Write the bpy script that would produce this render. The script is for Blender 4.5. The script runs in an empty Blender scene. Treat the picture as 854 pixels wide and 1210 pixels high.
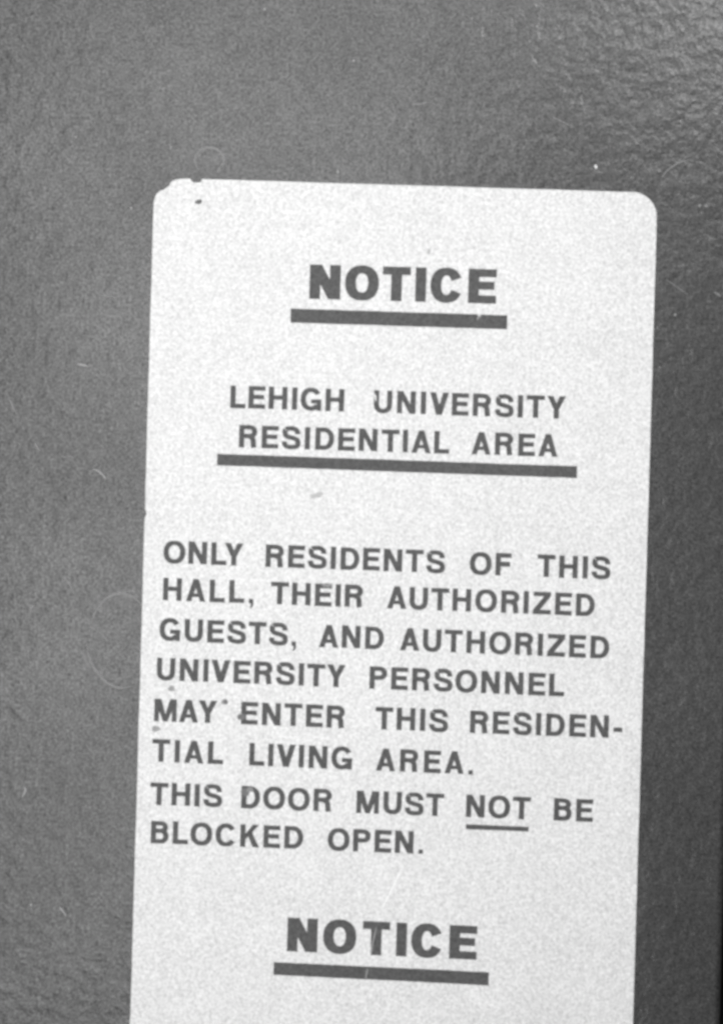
import bpy, math, random
from mathutils import Vector
from mathutils.geometry import delaunay_2d_cdt

# ------------------------------------------------------------------ measures
U = 0.00025                       # metres on the door per photograph pixel
ROLL = math.radians(1.65)         # the camera was held a little crooked
ZC = 1.45                         # height of the picture centre above the floor
CA, SA = math.cos(ROLL), math.sin(ROLL)
def W(px, py):
    """point on the upright door plane (x, z) measured from the photograph"""
    u, v = (px - 427.0) * U, -(py - 605.0) * U
    return (CA * u - SA * v, SA * u + CA * v + ZC)

scene = bpy.context.scene
# ------------------------------------------------------------------ camera
D = 0.60
cam = bpy.data.cameras.new('camera')
cam.sensor_fit = 'VERTICAL'; cam.sensor_height = 36.0
cam.lens = 36.0 * D / (1210 * U)
cam.clip_start = 0.01; cam.clip_end = 50
co = bpy.data.objects.new('camera', cam); scene.collection.objects.link(co)
co.location = (0, -D, ZC)
co.rotation_euler = (math.radians(90), 0, 0)
co.rotation_euler.rotate_axis('Z', ROLL)
cam.dof.use_dof = True; cam.dof.focus_distance = D + 0.012; cam.dof.aperture_fstop = 3.6
scene.camera = co
scene.render.film_transparent = False
scene.cycles.filter_width = 3.1

# ------------------------------------------------------------------ world and lamps
w = bpy.data.worlds.new('World'); scene.world = w; w.use_nodes = True
w.node_tree.nodes['Background'].inputs[0].default_value = (1, 1, 1, 1)
w.node_tree.nodes['Background'].inputs[1].default_value = 0.03
def area(name, loc, target, sx, sy, power):
    l = bpy.data.lights.new(name, 'AREA'); l.shape = 'RECTANGLE'
    l.size = sx; l.size_y = sy; l.energy = power
    o = bpy.data.objects.new(name, l); scene.collection.objects.link(o)
    o.location = loc
    d = Vector(target) - Vector(loc)
    o.rotation_euler = d.to_track_quat('-Z', 'Y').to_euler()
    return o
area('key_lamp', (-0.107, -0.60, ZC + 0.035), (-0.107, 0, ZC + 0.035), 0.34, 0.76, 4.85)
area('window_light', (0.225, -0.60, ZC + 0.37), (0.08, 0, ZC + 0.16), 0.17, 0.17, 1.75)
scene.view_settings.view_transform = 'Standard'
scene.view_settings.look = 'None'
scene.view_settings.exposure = 0.0
scene.view_settings.gamma = 1.0

# ------------------------------------------------------------------ helpers
def obj(name, verts, faces, mat, parent=None, smooth=False):
    me = bpy.data.meshes.new(name); me.from_pydata(verts, [], faces); me.update()
    if mat: me.materials.append(mat)
    if smooth:
        for p in me.polygons: p.use_smooth = True
    o = bpy.data.objects.new(name, me); scene.collection.objects.link(o)
    if parent: o.parent = parent
    return o
def empty(name, parent=None, loc=(0, 0, 0)):
    o = bpy.data.objects.new(name, None); scene.collection.objects.link(o)
    o.empty_display_size = 0.02; o.location = loc
    if parent: o.parent = parent
    return o
def union(polys):
    """flat union of many small polygons -> (2-D verts, triangles facing up)"""
    vs, fs = [], []
    for p in polys:
        a = sum(p[i][0] * p[(i + 1) % len(p)][1] - p[(i + 1) % len(p)][0] * p[i][1] for i in range(len(p)))
        if abs(a) < 1e-9: continue
        if a < 0: p = p[::-1]
        fs.append(list(range(len(vs), len(vs) + len(p)))); vs += [Vector(q) for q in p]
    r = delaunay_2d_cdt(vs, [], fs, 1, 1e-5)
    return [tuple(v) for v in r[0]], [tuple(f) for f, o in zip(r[2], r[5]) if len(o)]

# ------------------------------------------------------------------ materials
def nodes(name):
    m = bpy.data.materials.new(name); m.use_nodes = True
    return m, m.node_tree.nodes, m.node_tree.links, m.node_tree.nodes['Principled BSDF']
def noise(N, L, tc, scale, detail=2.0, rough=0.5, vec=None):
    n = N.new('ShaderNodeTexNoise'); n.inputs['Scale'].default_value = scale
    n.inputs['Detail'].default_value = detail; n.inputs['Roughness'].default_value = rough
    L.new(vec or tc.outputs['Object'], n.inputs['Vector'])
    return n.outputs['Fac']
def mrange(N, L, src, a, b, lo, hi):
    n = N.new('ShaderNodeMapRange'); L.new(src, n.inputs[0])
    for i, v in enumerate((a, b, lo, hi)): n.inputs[i + 1].default_value = v
    return n.outputs[0]
def mul(N, L, a, b, op='MULTIPLY'):
    n = N.new('ShaderNodeMath'); n.operation = op
    for i, s in enumerate((a, b)):
        if isinstance(s, (int, float)): n.inputs[i].default_value = s
        else: L.new(s, n.inputs[i])
    return n.outputs[0]
def grey(N, L, val):
    n = N.new('ShaderNodeCombineColor')
    for i in range(3): L.new(val, n.inputs[i])
    return n.outputs[0]

def mottled(name, base, grain=0.06, blotch=0.03, rough=0.5, spec=0.5, bump=0.0):
    m, N, L, P = nodes(name)
    tc = N.new('ShaderNodeTexCoord')
    g = mrange(N, L, noise(N, L, tc, 1150, 2.5, 0.75), 0.25, 0.75, 1 - grain, 1 + grain)
    b = mrange(N, L, noise(N, L, tc, 55, 4, 0.6), 0.25, 0.75, 1 - blotch, 1 + blotch)
    L.new(grey(N, L, mul(N, L, mul(N, L, g, b), base)), P.inputs['Base Color'])
    P.inputs['Roughness'].default_value = rough
    P.inputs['Specular IOR Level'].default_value = spec
    if bump:
        bn = N.new('ShaderNodeBump'); bn.inputs['Distance'].default_value = bump
        L.new(noise(N, L, tc, 900, 3, 0.6), bn.inputs['Height'])
        L.new(bn.outputs[0], P.inputs['Normal'])
    return m

def paint():
    m, N, L, P = nodes('gloss_door_paint')
    tc = N.new('ShaderNodeTexCoord')
    # uneven thickness of brushed and sprayed enamel
    warp = N.new('ShaderNodeTexNoise'); warp.inputs['Scale'].default_value = 60
    L.new(tc.outputs['Object'], warp.inputs['Vector'])
    mv = N.new('ShaderNodeVectorMath'); mv.operation = 'MULTIPLY_ADD'
    L.new(warp.outputs['Color'], mv.inputs[0]); mv.inputs[1].default_value = (0.005,) * 3
    L.new(tc.outputs['Object'], mv.inputs[2])
    peel = noise(N, L, tc, 300, 2.0, 0.5, mv.outputs[0])
    fine = noise(N, L, tc, 1300, 2.0, 0.5)
    wave = noise(N, L, tc, 70, 2.0, 0.5)
    h = mul(N, L, mul(N, L, peel, 1.0), mul(N, L, fine, 0.10), 'ADD')
    h = mul(N, L, h, mul(N, L, wave, 0.9), 'ADD')
    bn = N.new('ShaderNodeBump'); bn.inputs['Distance'].default_value = 0.00026
    bn.inputs['Strength'].default_value = 1.0
    L.new(h, bn.inputs['Height']); L.new(bn.outputs[0], P.inputs['Normal'])
    g = mrange(N, L, noise(N, L, tc, 1150, 2.5, 0.75), 0.3, 0.7, 0.50, 1.50)
    g = mul(N, L, g, mrange(N, L, noise(N, L, tc, 2400, 1.0, 0.5), 0.3, 0.7, 0.75, 1.25))
    g = mul(N, L, g, mrange(N, L, peel, 0.3, 0.7, 0.90, 1.10))
    g = mul(N, L, g, mrange(N, L, noise(N, L, tc, 17, 2.0, 0.5), 0.3, 0.7, 0.90, 1.10))
    L.new(mul(N, L, g, 0.35), P.inputs['Specular IOR Level']); L.new(mul(N, L, g, 0.72), P.inputs['Coat Weight'])
    b = mrange(N, L, noise(N, L, tc, 40, 5, 0.6), 0.25, 0.75, 0.94, 1.06)
    L.new(grey(N, L, mul(N, L, mul(N, L, g, b), 0.035)), P.inputs['Base Color'])
    L.new(mrange(N, L, noise(N, L, tc, 25, 4, 0.6), 0.3, 0.7, 0.56, 0.64), P.inputs['Roughness'])
    P.inputs['Coat Roughness'].default_value = 0.265
    P.inputs['Coat IOR'].default_value = 1.45
    L.new(bn.outputs[0], P.inputs['Coat Normal'])
    return m

M_paint = paint()
M_frame = mottled('frame_paint', 0.07, 0.05, 0.05, 0.45, 0.5, 0.0002)
M_gap_shade = mottled('gap_shade_black', 0.01, 0.05, 0.05, 0.8, 0.2)  # near-black colour stands in for shadow in the door gap
M_vinyl = mottled('white_vinyl', 0.665, 0.32, 0.04, 0.50, 0.35, 0.00006)
M_ink = mottled('dark_ink', 0.075, 0.5, 0.10, 0.6, 0.3)
M_scratch = mottled('bare_scratch', 0.24, 0.15, 0.1, 0.5, 0.5)
M_scuff = mottled('dull_scuff', 0.19, 0.12, 0.15, 0.6, 0.4)
M_speck = mottled('white_speck', 0.65, 0.05, 0.05, 0.5, 0.5)
M_stain_dark = mottled('dark_stain', 0.15, 0.2, 0.2, 0.6, 0.3)
M_stain_mid = mottled('grey_stain', 0.27, 0.2, 0.2, 0.6, 0.3)
M_smudge = mottled('faint_smudge', 0.45, 0.1, 0.1, 0.6, 0.3)
M_stain_pale = mottled('pale_stain', 0.30, 0.1, 0.1, 0.6, 0.3)

# ------------------------------------------------------------------ door and frame
EX = W(853.0, 1150)[0]            # right-hand edge of the door leaf
DW, DT, DH = 0.90, 0.045, 2.03
door = empty('steel_door', None, (0, 0, 0))
door['label'] = 'grey gloss painted steel door with orange peel texture, behind the white notice'
door['category'] = 'door'; door['kind'] = 'thing'
def leaf():
    r, n = 0.0022, 6
    prof = [(EX - DW, 0.0)]
    for k in range(n + 1):
        a = math.pi / 2 * k / n
        prof.append((EX - r + r * math.sin(a), r - r * math.cos(a)))
    prof += [(EX, DT), (EX - DW, DT)]
    vs, fs = [], []
    for z in (0.008, DH):
        vs += [(x, y, z) for x, y in prof]
    m = len(prof)
    for i in range(m):
        j = (i + 1) % m
        fs.append((i, j, m + j, m + i))
    fs.append(tuple(range(m))[::-1]); fs.append(tuple(range(m, 2 * m)))
    return obj('door_leaf', vs, fs, M_paint, door)
leaf()

def box(name, x0, x1, y0, y1, z0, z1, mat, parent=None, bev=0.0):
    vs = [(x, y, z) for x in (x0, x1) for y in (y0, y1) for z in (z0, z1)]
    fs = [(0, 1, 3, 2), (4, 6, 7, 5), (0, 4, 5, 1), (2, 3, 7, 6), (0, 2, 6, 4), (1, 5, 7, 3)]
    o = obj(name, vs, fs, mat, parent)
    if bev:
        b = o.modifiers.new('bevel', 'BEVEL'); b.width = bev; b.segments = 3
    return o
frame = empty('door_frame'); frame['kind'] = 'structure'
box('jamb', EX + 0.004, EX + 0.055, -0.002, 0.11, 0, DH + 0.004, M_frame, frame, 0.002)
box('door_stop', EX - 0.013, EX + 0.0038, DT + 0.003, DT + 0.018, 0, DH, M_gap_shade, frame, 0.001)  # stop added behind the gap, coloured near-black to keep it dark

# ------------------------------------------------------------------ the sticker
TH = 0.00022
sign = empty('notice_sign', None, (*[W(470, 730)[0]], 0, W(470, 730)[1]))
sign['label'] = 'white rectangular vinyl notice with rounded corners and dark capital lettering, stuck on the grey door'
sign['category'] = 'sign'
SX, SZ = sign.location.x, sign.location.z
def S(px, py, y=0.0):
    x, z = W(px, py)
    return (x - SX, y, z - SZ)

def arc(cx, cy, r, a0, a1, n=12):
    return [(cx + r * math.cos(math.radians(a0 + (a1 - a0) * k / n)),
             cy + r * math.sin(math.radians(a0 + (a1 - a0) * k / n))) for k in range(n + 1)]
rnd = random.Random(4)
# outline in photograph pixels, clockwise as seen (y down), start top left
out = [(181.8, 243.5), (182.2, 237.5), (183.8, 232.0), (186.5, 228.0), (190.0, 225.4), (194.0, 224.2),
       (197.2, 221.6), (200.4, 219.8), (201.4, 216.4), (204.0, 213.8), (208.5, 212.2), (214, 211.5),
       (220, 211.2), (225.0, 211.3), (226.3, 213.8), (229.6, 215.9), (234.0, 216.0), (237.6, 215.2),
       (239.2, 211.8)]
out += [(x, 211.8 + (x - 239.2) * (227.0 - 211.8) / (745 - 239.2) + rnd.uniform(-.15, .15)) for x in range(260, 745, 20)]
out += [(775.2 - 29 + 0.0 + 29 * math.sin(math.radians(t)), 227.0 + 29 - 29 * math.cos(math.radians(t))) for t in range(0, 91, 8)]
out += [(775.2 - (y - 262) * 28.2 / 950 + rnd.uniform(-.2, .2), y) for y in range(262, 1225, 24)]
xr = 775.2 - (1250 - 262) * 28.2 / 950
out += [(xr - 29 + 29 * math.cos(math.radians(t)), 1226 + 29 * math.sin(math.radians(t))) for t in range(0, 91, 10)]
xl = 181.8 - (1240 - 243.5) * 27.6 / 966
out += [(xl + 29 - 29 * math.sin(math.radians(t)), 1211 + 29 * math.cos(math.radians(t))) for t in range(0, 91, 10)]
out += [(181.8 - (y - 243.5) * 27.6 / 966 + rnd.uniform(-.2, .2), y) for y in range(1200, 250, -24)]
hole = [(230.2, 239.6), (231.0, 237.6), (233.6, 236.0), (237.2, 235.6), (239.0, 237.4), (238.2, 240.0),
        (235.6, 241.6), (232.2, 241.2)]
# tiny nick in the left edge
k = min(range(len(out)), key=lambda i: abs(out[i][1] - 606) + (0 if out[i][0] < 300 else 999))
out[k:k + 1] = [(171.5, 611), (173.6, 608), (172.9, 604.5), (171.8, 602)]

def slab(name, outer, holes, y0, y1, mat, parent, edge=0.5):
    """a cut sheet: front face inset a hair so that the rim is rounded"""
    loops = [outer] + holes
    vs2, eds, idx = [], [], []
    for lp in loops:
        s = len(vs2); n = len(lp); vs2 += [Vector(p) for p in lp]
        eds += [(s + i, s + (i + 1) % n) for i in range(n)]; idx.append((s, n))
    n0 = len(outer)
    r = delaunay_2d_cdt(vs2, eds, [], 0, 1e-6)
    V2, F = [tuple(v) for v in r[0]], [tuple(f) for f in r[2]]
    verts = [S(x, y, y1) for x, y in V2]
    faces = []
    def inside(p, lp):
        c = False
        for i in range(len(lp)):
            (x1, y1_), (x2, y2_) = lp[i - 1], lp[i]
            if (y1_ > p[1]) != (y2_ > p[1]) and p[0] < (x2 - x1) * (p[1] - y1_) / (y2_ - y1_) + x1: c = not c
        return c
    for f in F:
        mid = (sum(V2[i][0] for i in f) / 3, sum(V2[i][1] for i in f) / 3)
        if not inside(mid, outer) or any(inside(mid, h) for h in holes): continue
        a = sum(V2[f[i]][0] * V2[f[(i + 1) % 3]][1] - V2[f[(i + 1) % 3]][0] * V2[f[i]][1] for i in range(3))
        faces.append(f if a < 0 else f[::-1])
    for lp in loops:
        s = len(verts); n = len(lp)
        verts += [S(x, y, y1) for x, y in lp] + [S(x, y, y0) for x, y in lp]
        faces += [(s + i, s + (i + 1) % n, s + n + (i + 1) % n, s + n + i) for i in range(n)]
    return obj(name, verts, faces, mat, parent)
back = slab('vinyl_sheet', out, [hole], -0.00001, -TH, M_vinyl, sign)
INK = -TH - 0.00003

# ------------------------------------------------------------------ lettering
def strip(a, b):
    return [[a[i], a[i + 1], b[i + 1], b[i]] for i in range(len(a) - 1)]
def sup(cx, cy, a, b, t, e):
    c, s = math.cos(t), math.sin(t)
    return (cx + a * math.copysign(abs(c) ** (2 / e), c), cy + b * math.copysign(abs(s) ** (2 / e), s))
def ring(cx, cy, a, b, s, h, t0, t1, n=40, e=2.25):
    ts = [math.radians(t0 + (t1 - t0) * k / n) for k in range(n + 1)]
    return strip([sup(cx, cy, a, b, t, e) for t in ts], [sup(cx, cy, a - s, b - h, t, e - .05) for t in ts])
def rect(x0, y0, x1, y1): return [(x0, y0), (x1, y0), (x1, y1), (x0, y1)]
def bez(p, n=14):
    o = []
    for k in range(n + 1):
        t = k / n; u = 1 - t
        o.append(tuple(u**3 * p[0][i] + 3*u*u*t * p[1][i] + 3*u*t*t * p[2][i] + t**3 * p[3][i] for i in (0, 1)))
    return o
def stroke(pts, w0, wh=None):
    """strip along a path; w0 where it runs upright, wh where it runs level"""
    wh = wh or w0
    A, B = [], []
    for i, p in enumerate(pts):
        q, r = pts[max(0, i - 1)], pts[min(len(pts) - 1, i + 1)]
        dx, dy = r[0] - q[0], r[1] - q[1]; l = math.hypot(dx, dy) or 1
        dx, dy = dx / l, dy / l
        wd = math.sqrt((w0 * dy) ** 2 + (wh * dx) ** 2) / 2
        A.append((p[0] - dy * wd, p[1] + dx * wd)); B.append((p[0] + dy * wd, p[1] - dx * wd))
    return strip(A, B)
def bowl(xc, w, y0, y1, s, h, x0=0.0):
    cy, b = (y0 + y1) / 2, (y1 - y0) / 2
    return [rect(x0, y1 - h, xc, y1), rect(x0, y0, xc, y0 + h)] + ring(xc, cy, w - xc, b, s, h, -90, 90, 24, 2.1)

BODY = dict(s=.236, h=.202, w=dict(A=.86, B=.79, C=.92, D=.84, E=.75, F=.70, G=.93, H=.83, I=.236, K=.85, L=.68,
        M=1.0, N=.83, O=.97, P=.78, R=.83, S=.84, T=.80, U=.82, V=.84, Y=.83, Z=.80))
BODY['w'].update({',': .20, '.': .20, '-': .40})
HEAVY = dict(s=.315, h=.235, w=dict(N=.90, O=.985, T=.81, I=.315, C=.93, E=.82))
def glyph(c, F):
    s, h, w = F['s'], F['h'], F['w'][c]
    o = .014
    if c == 'O': return ring(w/2, .5, w/2, .5 + o, s, h, 0, 360, 64)
    if c == 'I': return [rect(0, 0, w, 1)]
    if c == 'L': return [rect(0, 0, s, 1), rect(0, 0, w, h)]
    if c == 'T': return [rect(w/2 - s/2, 0, w/2 + s/2, 1), rect(0, 1 - h, w, 1)]
    if c == 'H': return [rect(0, 0, s, 1), rect(w - s, 0, w, 1), rect(0, .52 - h/2, w, .52 + h/2)]
    if c in 'EF':
        r = [rect(0, 0, s, 1), rect(0, 1 - h, w, 1), rect(0, .52 - h/2 + (.0 if c == 'E' else -.02), w * .93, .52 + h/2)]
        return r + ([rect(0, 0, w, h)] if c == 'E' else [])
    if c == 'N':
        d = s * 1.12
        return [rect(0, 0, s, 1), rect(w - s, 0, w, 1), [(0, 1), (d, 1), (w, 0), (w - d, 0)]]
    if c == 'M':
        d = s * .98; m = w / 2
        return [rect(0, 0, s * .92, 1), rect(w - s * .92, 0, w, 1), [(0, 1), (s*1.3, 1), (m + s*.42, 0), (m - s*.42, 0)],
                [(w, 1), (w - s*1.3, 1), (m - s*.42, 0), (m + s*.42, 0)]]
    if c == 'V':
        d = s * 1.10
        return [[(0, 1), (d, 1), (w/2 + d*.5, 0), (w/2 - d*.5, 0)], [(w, 1), (w - d, 1), (w/2 - d*.5, 0), (w/2 + d*.5, 0)]]
    if c == 'A':
        d = s * 1.02
        return [[(0, 0), (d, 0), (w/2 + d*.5, 1), (w/2 - d*.5, 1)], [(w, 0), (w - d, 0), (w/2 - d*.5, 1), (w/2 + d*.5, 1)],
                rect(w * .22, .20, w * .78, .20 + h * .82)]
    if c == 'Y':
        d = s * 1.15
        return [rect(w/2 - s/2, 0, w/2 + s/2, .44), [(0, 1), (d, 1), (w/2 + s/2, .40), (w/2 - s/2, .40)],
                [(w, 1), (w - d, 1), (w/2 - s/2, .40), (w/2 + s/2, .40)]]
    if c == 'Z':
        return [rect(.02, 1 - h, w - .01, 1), rect(0, 0, w, h), [(0, h*.95), (w - s*1.35, 1 - h), (w - .01, 1 - h), (w - .01, 1 - h*.98), (s*1.35, h)]]
    if c == 'K':
        return [rect(0, 0, s, 1), [(s*.9, .30), (s*.9, .56), (w - s*1.28, 1), (w - .02, 1)],
                [(.33, .52), (.33 + s*.72, .70), (w, 0), (w - s*1.22, 0)]]
    if c == 'D': return [rect(0, 0, s, 1)] + bowl(w*.46, w, 0, 1, s, h)
    if c == 'P': return [rect(0, 0, s, 1)] + bowl(w*.56, w, .40, 1, s, h)
    if c == 'B':
        return [rect(0, 0, s, 1)] + bowl(w*.56, w*.955, .47, 1, s*.97, h*.97) + bowl(w*.56, w, 0, .47 + h, s, h)
    if c == 'R':
        leg = bez([(w*.50, .50), (w*.84, .50), (w*.80, .34), (w*.83, .02)], 14)
        leg = bez([(w*.52, .47), (w*.92 - s*.5, .47), (w*.90 - s*.5, .36), (w*.92 - s*.5, .12)], 14) + [(w*.95 - s*.5, 0)]
        return [rect(0, 0, s, 1)] + bowl(w*.56, w*.97, .41, 1, s, h) + stroke(leg, s, h)
    if c == 'U':
        b = .40
        return [rect(0, b, s, 1), rect(w - s, b, w, 1)] + ring(w/2, b, w/2, b + o, s, h, 180, 360, 30, 2.3)
    if c == 'C':
        g = 33 if s < .28 else 24
        return ring(w/2, .5, w/2, .5 + o, s, h, g, 360 - g, 52)
    if c == 'G':
        return ring(w/2, .5, w/2 , .5 + o, s, h, 32, 322, 52) + \
               [rect(w - s*.93, 0, w - .01, .50), rect(w*.50, .50 - h*.92, w - .01, .50)]
    if c == 'S':
        a, t = s/2, h/2
        p = bez([(w - a - .015, .665), (w - a - .02, .84), (w*.72, 1 - t + o), (w*.49, 1 - t + o)])
        p += bez([(w*.49, 1 - t + o), (w*.24, 1 - t + o), (a + .02, .88), (a + .02, .735)])[1:]
        p += bez([(a + .02, .735), (a + .02, .54), (w*.34, .545), (w*.5, .505)])[1:]
        p += bez([(w*.5, .505), (w*.70, .455), (w - a, .455), (w - a, .275)])[1:]
        p += bez([(w - a, .275), (w - a, .12), (w*.77, t - o), (w*.5, t - o)])[1:]
        p += bez([(w*.5, t - o), (w*.22, t - o), (a, .17), (a, .335)])[1:]
        return stroke(p, s*.99, h)
    if c == '.': return [rect(0, 0, w, .20)]
    if c == '-': return [rect(0, .28, w, .28 + h*1.02)]
    if c == ',':
        return [rect(0, 0, w, .20), [(w*.45, 0), (w, 0), (w*.95, -.12), (w*.55, -.21), (w*.10, -.21), (w*.42, -.12)]]
    raise KeyError(c)
BEAR = {}
for ch in 'HINMLEFKPRBDU': BEAR[ch] = [.085, .085]
for ch in 'OCGQS': BEAR[ch] = [.045, .045]
for ch in 'AVY': BEAR[ch] = [.015, .015]
BEAR['T'] = [.025, .025]; BEAR['Z'] = [.05, .05]; BEAR['L'][1] = .03; BEAR['U'] = [.075, .075]
for ch in 'EFPKR': BEAR[ch][1] = .045
BEAR['D'][1] = .045; BEAR['B'][1] = .05; BEAR['G'][1] = .075
BEAR[','] = [.09, .02]; BEAR['.'] = [.10, .02]; BEAR['-'] = [.08, .02]
KERN = {'LY': -.14, 'TA': -.02, 'AY': -.05, 'LT': -.1}
cache = {}
wob = random.Random(11)
def word_polys(text, x0, x1, base, H, F):
    """base(x) = (y, angle) in photograph pixels; the word is tracked to fill x0..x1"""
    pos, x = [], 0.0
    for i, c in enumerate(text):
        if i: x += BEAR[text[i-1]][1] + BEAR[c][0] + KERN.get(text[i-1] + c, 0)
        pos.append(x); x += F['w'][c]
    extra = ((x1 - x0) / H - x) / max(1, len(text) - 1)
    polys = []
    for i, c in enumerate(text):
        gx = x0 + (pos[i] + extra * i) * H
        polys.append((c, gx + wob.uniform(-.25, .25), wob.uniform(-.25, .25)))
    return polys
def text_line(words, pa, pb, H, F, parent, label=None, lean=0.029, placed=None):
    (xa, ya), (xb, yb) = pa, pb
    m = (yb - ya) / (xb - xa)
    verts, faces = [], []
    items = []
    for t, x0, x1 in words: items += word_polys(t, x0, x1, None, H, F)
    if placed: items = [(c, x, 0.0) for c, x in placed]
    for c, gx, dy in items:
        key = (c, id(F))
        if key not in cache: cache[key] = union(glyph(c, F))
        V2, Fc = cache[key]; s = len(verts)
        yb0 = ya + m * (gx - xa) + dy
        for (x, y) in V2:
            # baseline falls with slope m, stems lean with the sheet (lean)
            rx = x * H + lean * y * H - 0.0
            ry = yb0 + m * x * H - y * H
            verts.append(S(gx + rx, ry, INK))
        faces += [tuple(s + i for i in f) for f in Fc]
    o = obj('text_line', verts, faces, M_ink, parent)
    if label: o['label'] = label
    return o
def bar(name, tl, tr, bl, br, parent):
    top = [(tl[0] + (tr[0]-tl[0])*k/30, tl[1] + (tr[1]-tl[1])*k/30 + wob.uniform(-.18, .18)) for k in range(31)]
    bot = [(bl[0] + (br[0]-bl[0])*k/30, bl[1] + (br[1]-bl[1])*k/30 + wob.uniform(-.18, .18)) for k in range(31)]
    vs = [S(x, y, INK) for x, y in top] + [S(x, y, INK) for x, y in bot]
    return obj(name, vs, [(i, 31 + i, 32 + i, i + 1) for i in range(30)], M_ink, parent)

h1 = empty('heading', sign)
N1 = [(c, 330 + x / 3.05) for c, x in zip('NOTICE', (107.5, 235, 370, 488, 542, 678))]
text_line([], (368, 353.2), (578, 358.9), 40.6, HEAVY, h1, 'heavy heading reading NOTICE', placed=N1)
bar('underline_bar', (343.6, 364.6), (599.0, 372.7), (343.2, 381.2), (598.6, 389.3), h1)

h2 = empty('subheading', sign)
text_line([('LEHIGH', 271.8, 406.4), ('UNIVERSITY', 441.3, 667.4)], (278, 482.2), (632, 493.9), 26.6, BODY, h2,
          'first subheading line naming the university')
text_line([('RESIDENTIAL', 282.3, 530.5), ('AREA', 556.3, 658.3)], (290, 529.0), (650, 539.6), 26.6, BODY, h2,
          'second subheading line reading RESIDENTIAL AREA')
bar('underline_bar', (256.9, 536.2), (681.4, 551.0), (256.5, 549.8), (681.0, 565.0), h2)

pr = empty('paragraph', sign)
LINES = [
 ([('ONLY', 193, 287.8), ('RESIDENTS', 314, 525.7), ('OF', 554.5, 604), ('THIS', 634.5, 721)], (232, 666.6), (665, 682.7)),
 ([('HALL,', 193, 300), ('THEIR', 320, 429.7), ('AUTHORIZED', 457, 702.3)], (205, 709.6), (685, 727.6)),
 ([('GUESTS,', 188.5, 350.3), ('AND', 377, 453.6), ('AUTHORIZED', 472.6, 719.3)], (248, 759.2), (703, 777.6)),
 ([('UNIVERSITY', 185.4, 408.6), ('PERSONNEL', 436.3, 666.6)], (215, 804.5), (655, 822.5)),
 ([('MAY', 182.2, 256.7), ('ENTER', 284.8, 408.2), ('THIS', 443, 529.3), ('RESIDEN-', 555, 735.2)], (195, 852.3), (710, 871.8)),
 ([('TIAL', 179.8, 264.4), ('LIVING', 294.6, 416.4), ('AREA.', 443.8, 559)], (190, 900.1), (545, 914.6)),
 ([('THIS', 177.7, 263.2), ('DOOR', 284.8, 393), ('MUST', 420.8, 524.6), ('NOT', 550.3, 626.7), ('BE', 653.7, 700.5)], (189, 951.1), (680, 970.6)),
 ([('BLOCKED', 178.2, 358.5), ('OPEN.', 386.9, 500)], (185, 996.3), (480, 1008.4)),
]
for words, a, b in LINES:
    # measured x is the foot of the stems on the left and the head on the right of a word; recentre by half the lean
    text_line([(t, x0 - .2, x1 - .6) for t, x0, x1 in words], a, b, 26.6, BODY, pr,
              'line reading ' + ' '.join(t for t, _, _ in words))
bar('underline', (550.2, 973.6), (624.4, 976.9), (550.0, 979.6), (624.2, 982.4), pr)

h3 = empty('heading', sign)
N3 = [(c, 310 + x / 3.05) for c, x in zip('NOTICE', (88, 217, 359, 480, 534, 671))]
text_line([], (343, 1123.9), (555, 1133.6), 39.8, HEAVY, h3, 'heavy heading reading NOTICE at the foot of the notice', placed=N3)
bar('underline_bar', (323.5, 1136.6), (577.3, 1148.6), (323.1, 1151.6), (576.9, 1164.2), h3)

# ------------------------------------------------------------------ wear on the notice
def blob(name, cx, cy, rx, ry, mat, parent, seed, y=None, ang=0.0, n=14, rough=.22, org=S):
    r = random.Random(seed); vs = [org(cx, cy, y)]
    for k in range(n):
        a = 2 * math.pi * k / n; q = 1 + r.uniform(-rough, rough)
        x, z = rx * q * math.cos(a), ry * q * math.sin(a)
        vs.append(org(cx + x * math.cos(ang) - z * math.sin(ang), cy + x * math.sin(ang) + z * math.cos(ang), y))
    return obj(name, vs, [(0, 1 + (k + 1) % n, 1 + k) for k in range(n)], mat, parent)
ST = INK - 0.00003
blob('stain', 203, 813.5, 4.2, 3.4, M_stain_pale, sign, 1, ST)
blob('stain', 184.5, 861, 4.8, 3.6, M_stain_pale, sign, 2, ST)
blob('stain', 183.5, 860.2, 2.4, 1.6, M_stain_mid, sign, 3, ST - .00002)
blob('stain', 266.3, 829.3, 4.3, 3.8, M_stain_mid, sign, 4, ST)
blob('stain', 266.6, 829.2, 2.6, 2.3, M_stain_dark, sign, 5, ST - .00002)
blob('stain', 285.2, 847.2, 4.6, 4.0, M_stain_dark, sign, 6, ST)
blob('stain', 290.0, 935.6, 5.8, 5.6, M_stain_dark, sign, 7, ST)
blob('stain', 295.2, 932.8, 4.2, 3.0, M_stain_mid, sign, 17, ST - .00002)
blob('stain', 386.5, 691.4, 6.2, 2.6, M_stain_mid, sign, 8, ST)
blob('stain', 374.5, 585, 8.5, 3.2, M_smudge, sign, 9, ST, -.25)
blob('stain', 217.5, 236.0, 1.6, 1.2, M_smudge, sign, 10, ST)
blob('stain', 506.5, 297.5, 2.0, 4.0, M_smudge, sign, 12, ST, .3)

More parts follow.
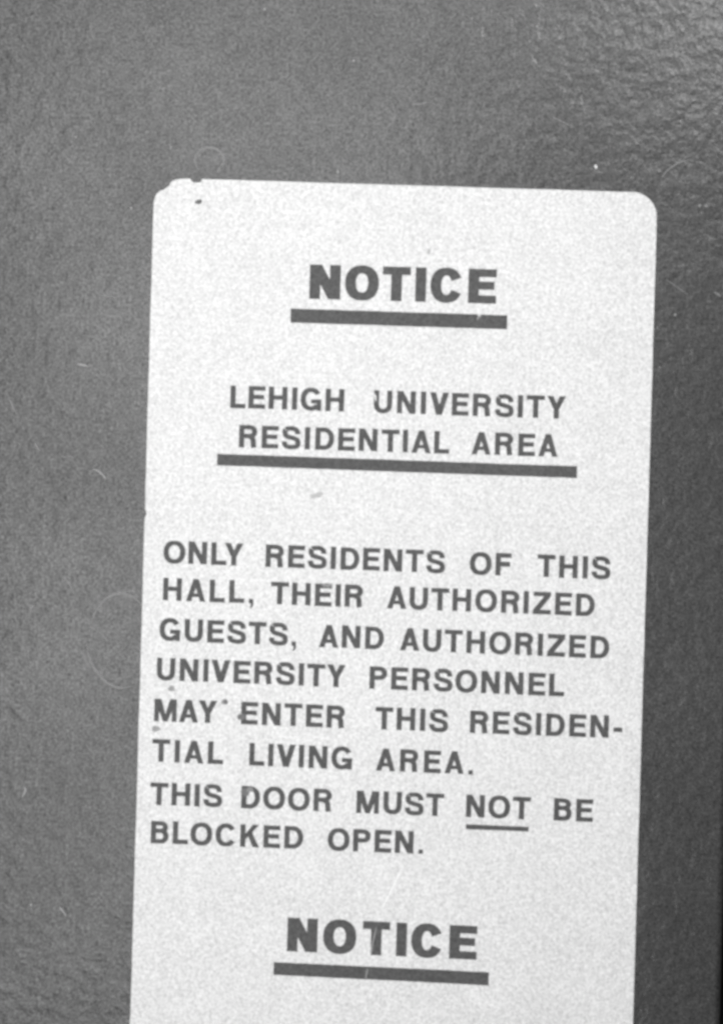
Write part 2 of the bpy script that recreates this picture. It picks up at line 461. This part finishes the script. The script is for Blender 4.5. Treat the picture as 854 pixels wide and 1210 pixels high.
def line_strip(name, pts, w0, mat, parent, y, org=S, taper=True):
    P = []
    for i in range(len(pts) - 1):
        for k in range(4):
            t = k / 4
            P.append((pts[i][0] + (pts[i+1][0]-pts[i][0])*t, pts[i][1] + (pts[i+1][1]-pts[i][1])*t))
    P.append(pts[-1]); n = len(P); vs = []
    for i, p in enumerate(P):
        q, r = P[max(0, i-1)], P[min(n-1, i+1)]
        dx, dy = r[0]-q[0], r[1]-q[1]; l = math.hypot(dx, dy) or 1
        wd = w0 / 2 * ((math.sin(math.pi * (i + .4) / (n - .2)) ** .6) if taper else 1) * wob.uniform(.75, 1.15)
        vs += [org(p[0] - dy/l*wd, p[1] + dx/l*wd, y), org(p[0] + dy/l*wd, p[1] - dx/l*wd, y)]
    return obj(name, vs, [(2*i, 2*i+2, 2*i+3, 2*i+1) for i in range(n-1)], mat, parent)
M_white_scr = mottled('pale_scratch', 0.62, 0.05, 0.03, 0.5, 0.4)
M_half = mottled('worn_ink', 0.26, 0.2, 0.2, 0.6, 0.3)
line_strip('scratch', [(563, 378), (565.5, 374.5), (568.5, 371.5)], 2.6, M_half, sign, ST)
line_strip('scratch', [(563.5, 371.2), (567.0, 373.6)], 1.8, M_white_scr, sign, ST - .00002)
line_strip('scratch', [(438.2, 1130), (439.5, 1118), (442.5, 1104), (445, 1094)], 1.9, M_half, sign, ST)
line_strip('scratch', [(431.5, 1158), (433.0, 1150), (434.2, 1144)], 1.9, M_half, sign, ST)
line_strip('scratch', [(441.0, 464), (443.4, 469), (444.0, 474)], 2.6, M_white_scr, sign, ST)
line_strip('scratch', [(450, 1076), (462, 1052), (476, 1022)], 1.5, mottled('clean_scratch', .85, .03, .02), sign, ST)

# ------------------------------------------------------------------ wear on the door
def Wd(px, py, y):
    x, z = W(px, py); return (x, y, z)
DY = -0.00004
def ringmark(cx, cy, rx, ry, a0, a1, wdt, seed):
    r = random.Random(seed); n = int(abs(a1 - a0) / 9)
    pts = [(cx + (rx + r.uniform(-.6, .6)) * math.cos(math.radians(a0 + (a1-a0)*k/n)),
            cy + (ry + r.uniform(-.6, .6)) * math.sin(math.radians(a0 + (a1-a0)*k/n))) for k in range(n + 1)]
    line_strip('residue_ring', pts, wdt, M_scuff, door, DY, Wd)
ringmark(247.5, 190, 17, 16, 135, 400, 2.7, 1)
ringmark(248, 190, 15.5, 15, 10, 60, 3.2, 2)
ringmark(143, 757, 38, 56, 195, 322, 2.6, 3)
ringmark(146, 752, 44, 61, 75, 170, 2.9, 4)
ringmark(822, 230, 46, 42, 208, 262, 1.9, 5)
SCR = [([(110, 554), (117, 557), (122, 561.5), (125, 565.5)], 2.4), ([(70.5, 1072), (74, 1076), (78.5, 1082)], 2.6),
       ([(11.5, 472), (15.5, 481), (20.5, 490)], 1.7), ([(42, 523), (44.5, 529.5), (48, 533)], 2.2),
       ([(91, 430), (97, 431), (104, 432.5)], 2.4), ([(74, 540), (86, 539.5)], 1.3),
       ([(119, 349), (138, 351)], 1.3), ([(487, 122.5), (497, 123), (504, 121)], 1.8),
       ([(77, 683), (82, 690), (86, 697)], 2.0), ([(35, 722), (37.5, 717), (40.5, 716)], 2.2),
       ([(36, 1070), (38, 1069)], 3.0), ([(6, 812), (11, 818)], 1.8),
       ([(786, 330), (812, 348)], 1.2), ([(843, 345), (851, 350)], 2.2), ([(27, 942), (30.5, 934), (29.5, 930)], 2.6),
       ([(60, 300), (63, 306)], 1.8), ([(652, 138), (662, 143), (672, 148)], 1.6)]
for k, (p, wdt) in enumerate(SCR):
    line_strip('scratch', p, wdt, M_scratch if wdt >= 2.3 else M_scuff, door, DY, Wd)
for k, (x, y, r_) in enumerate([(703.5, 197, 1.7), (155.5, 246, 1.2), (202.5, 174, 1.0), (417.5, 71.5, 1.3), (312.5, 11, 1.4),
                                (634, 31, 1.0), (826, 243, 1.5), (833.5, 243, 1.4), (797, 372, 1.4), (90, 162, 1.3), (399, 203, 1.5)]):
    blob('paint_speck', x, y, r_, r_ * 1.25, M_speck if k == 0 else M_scratch, door, 20 + k, DY - .00003, 0, 10, .3, Wd)
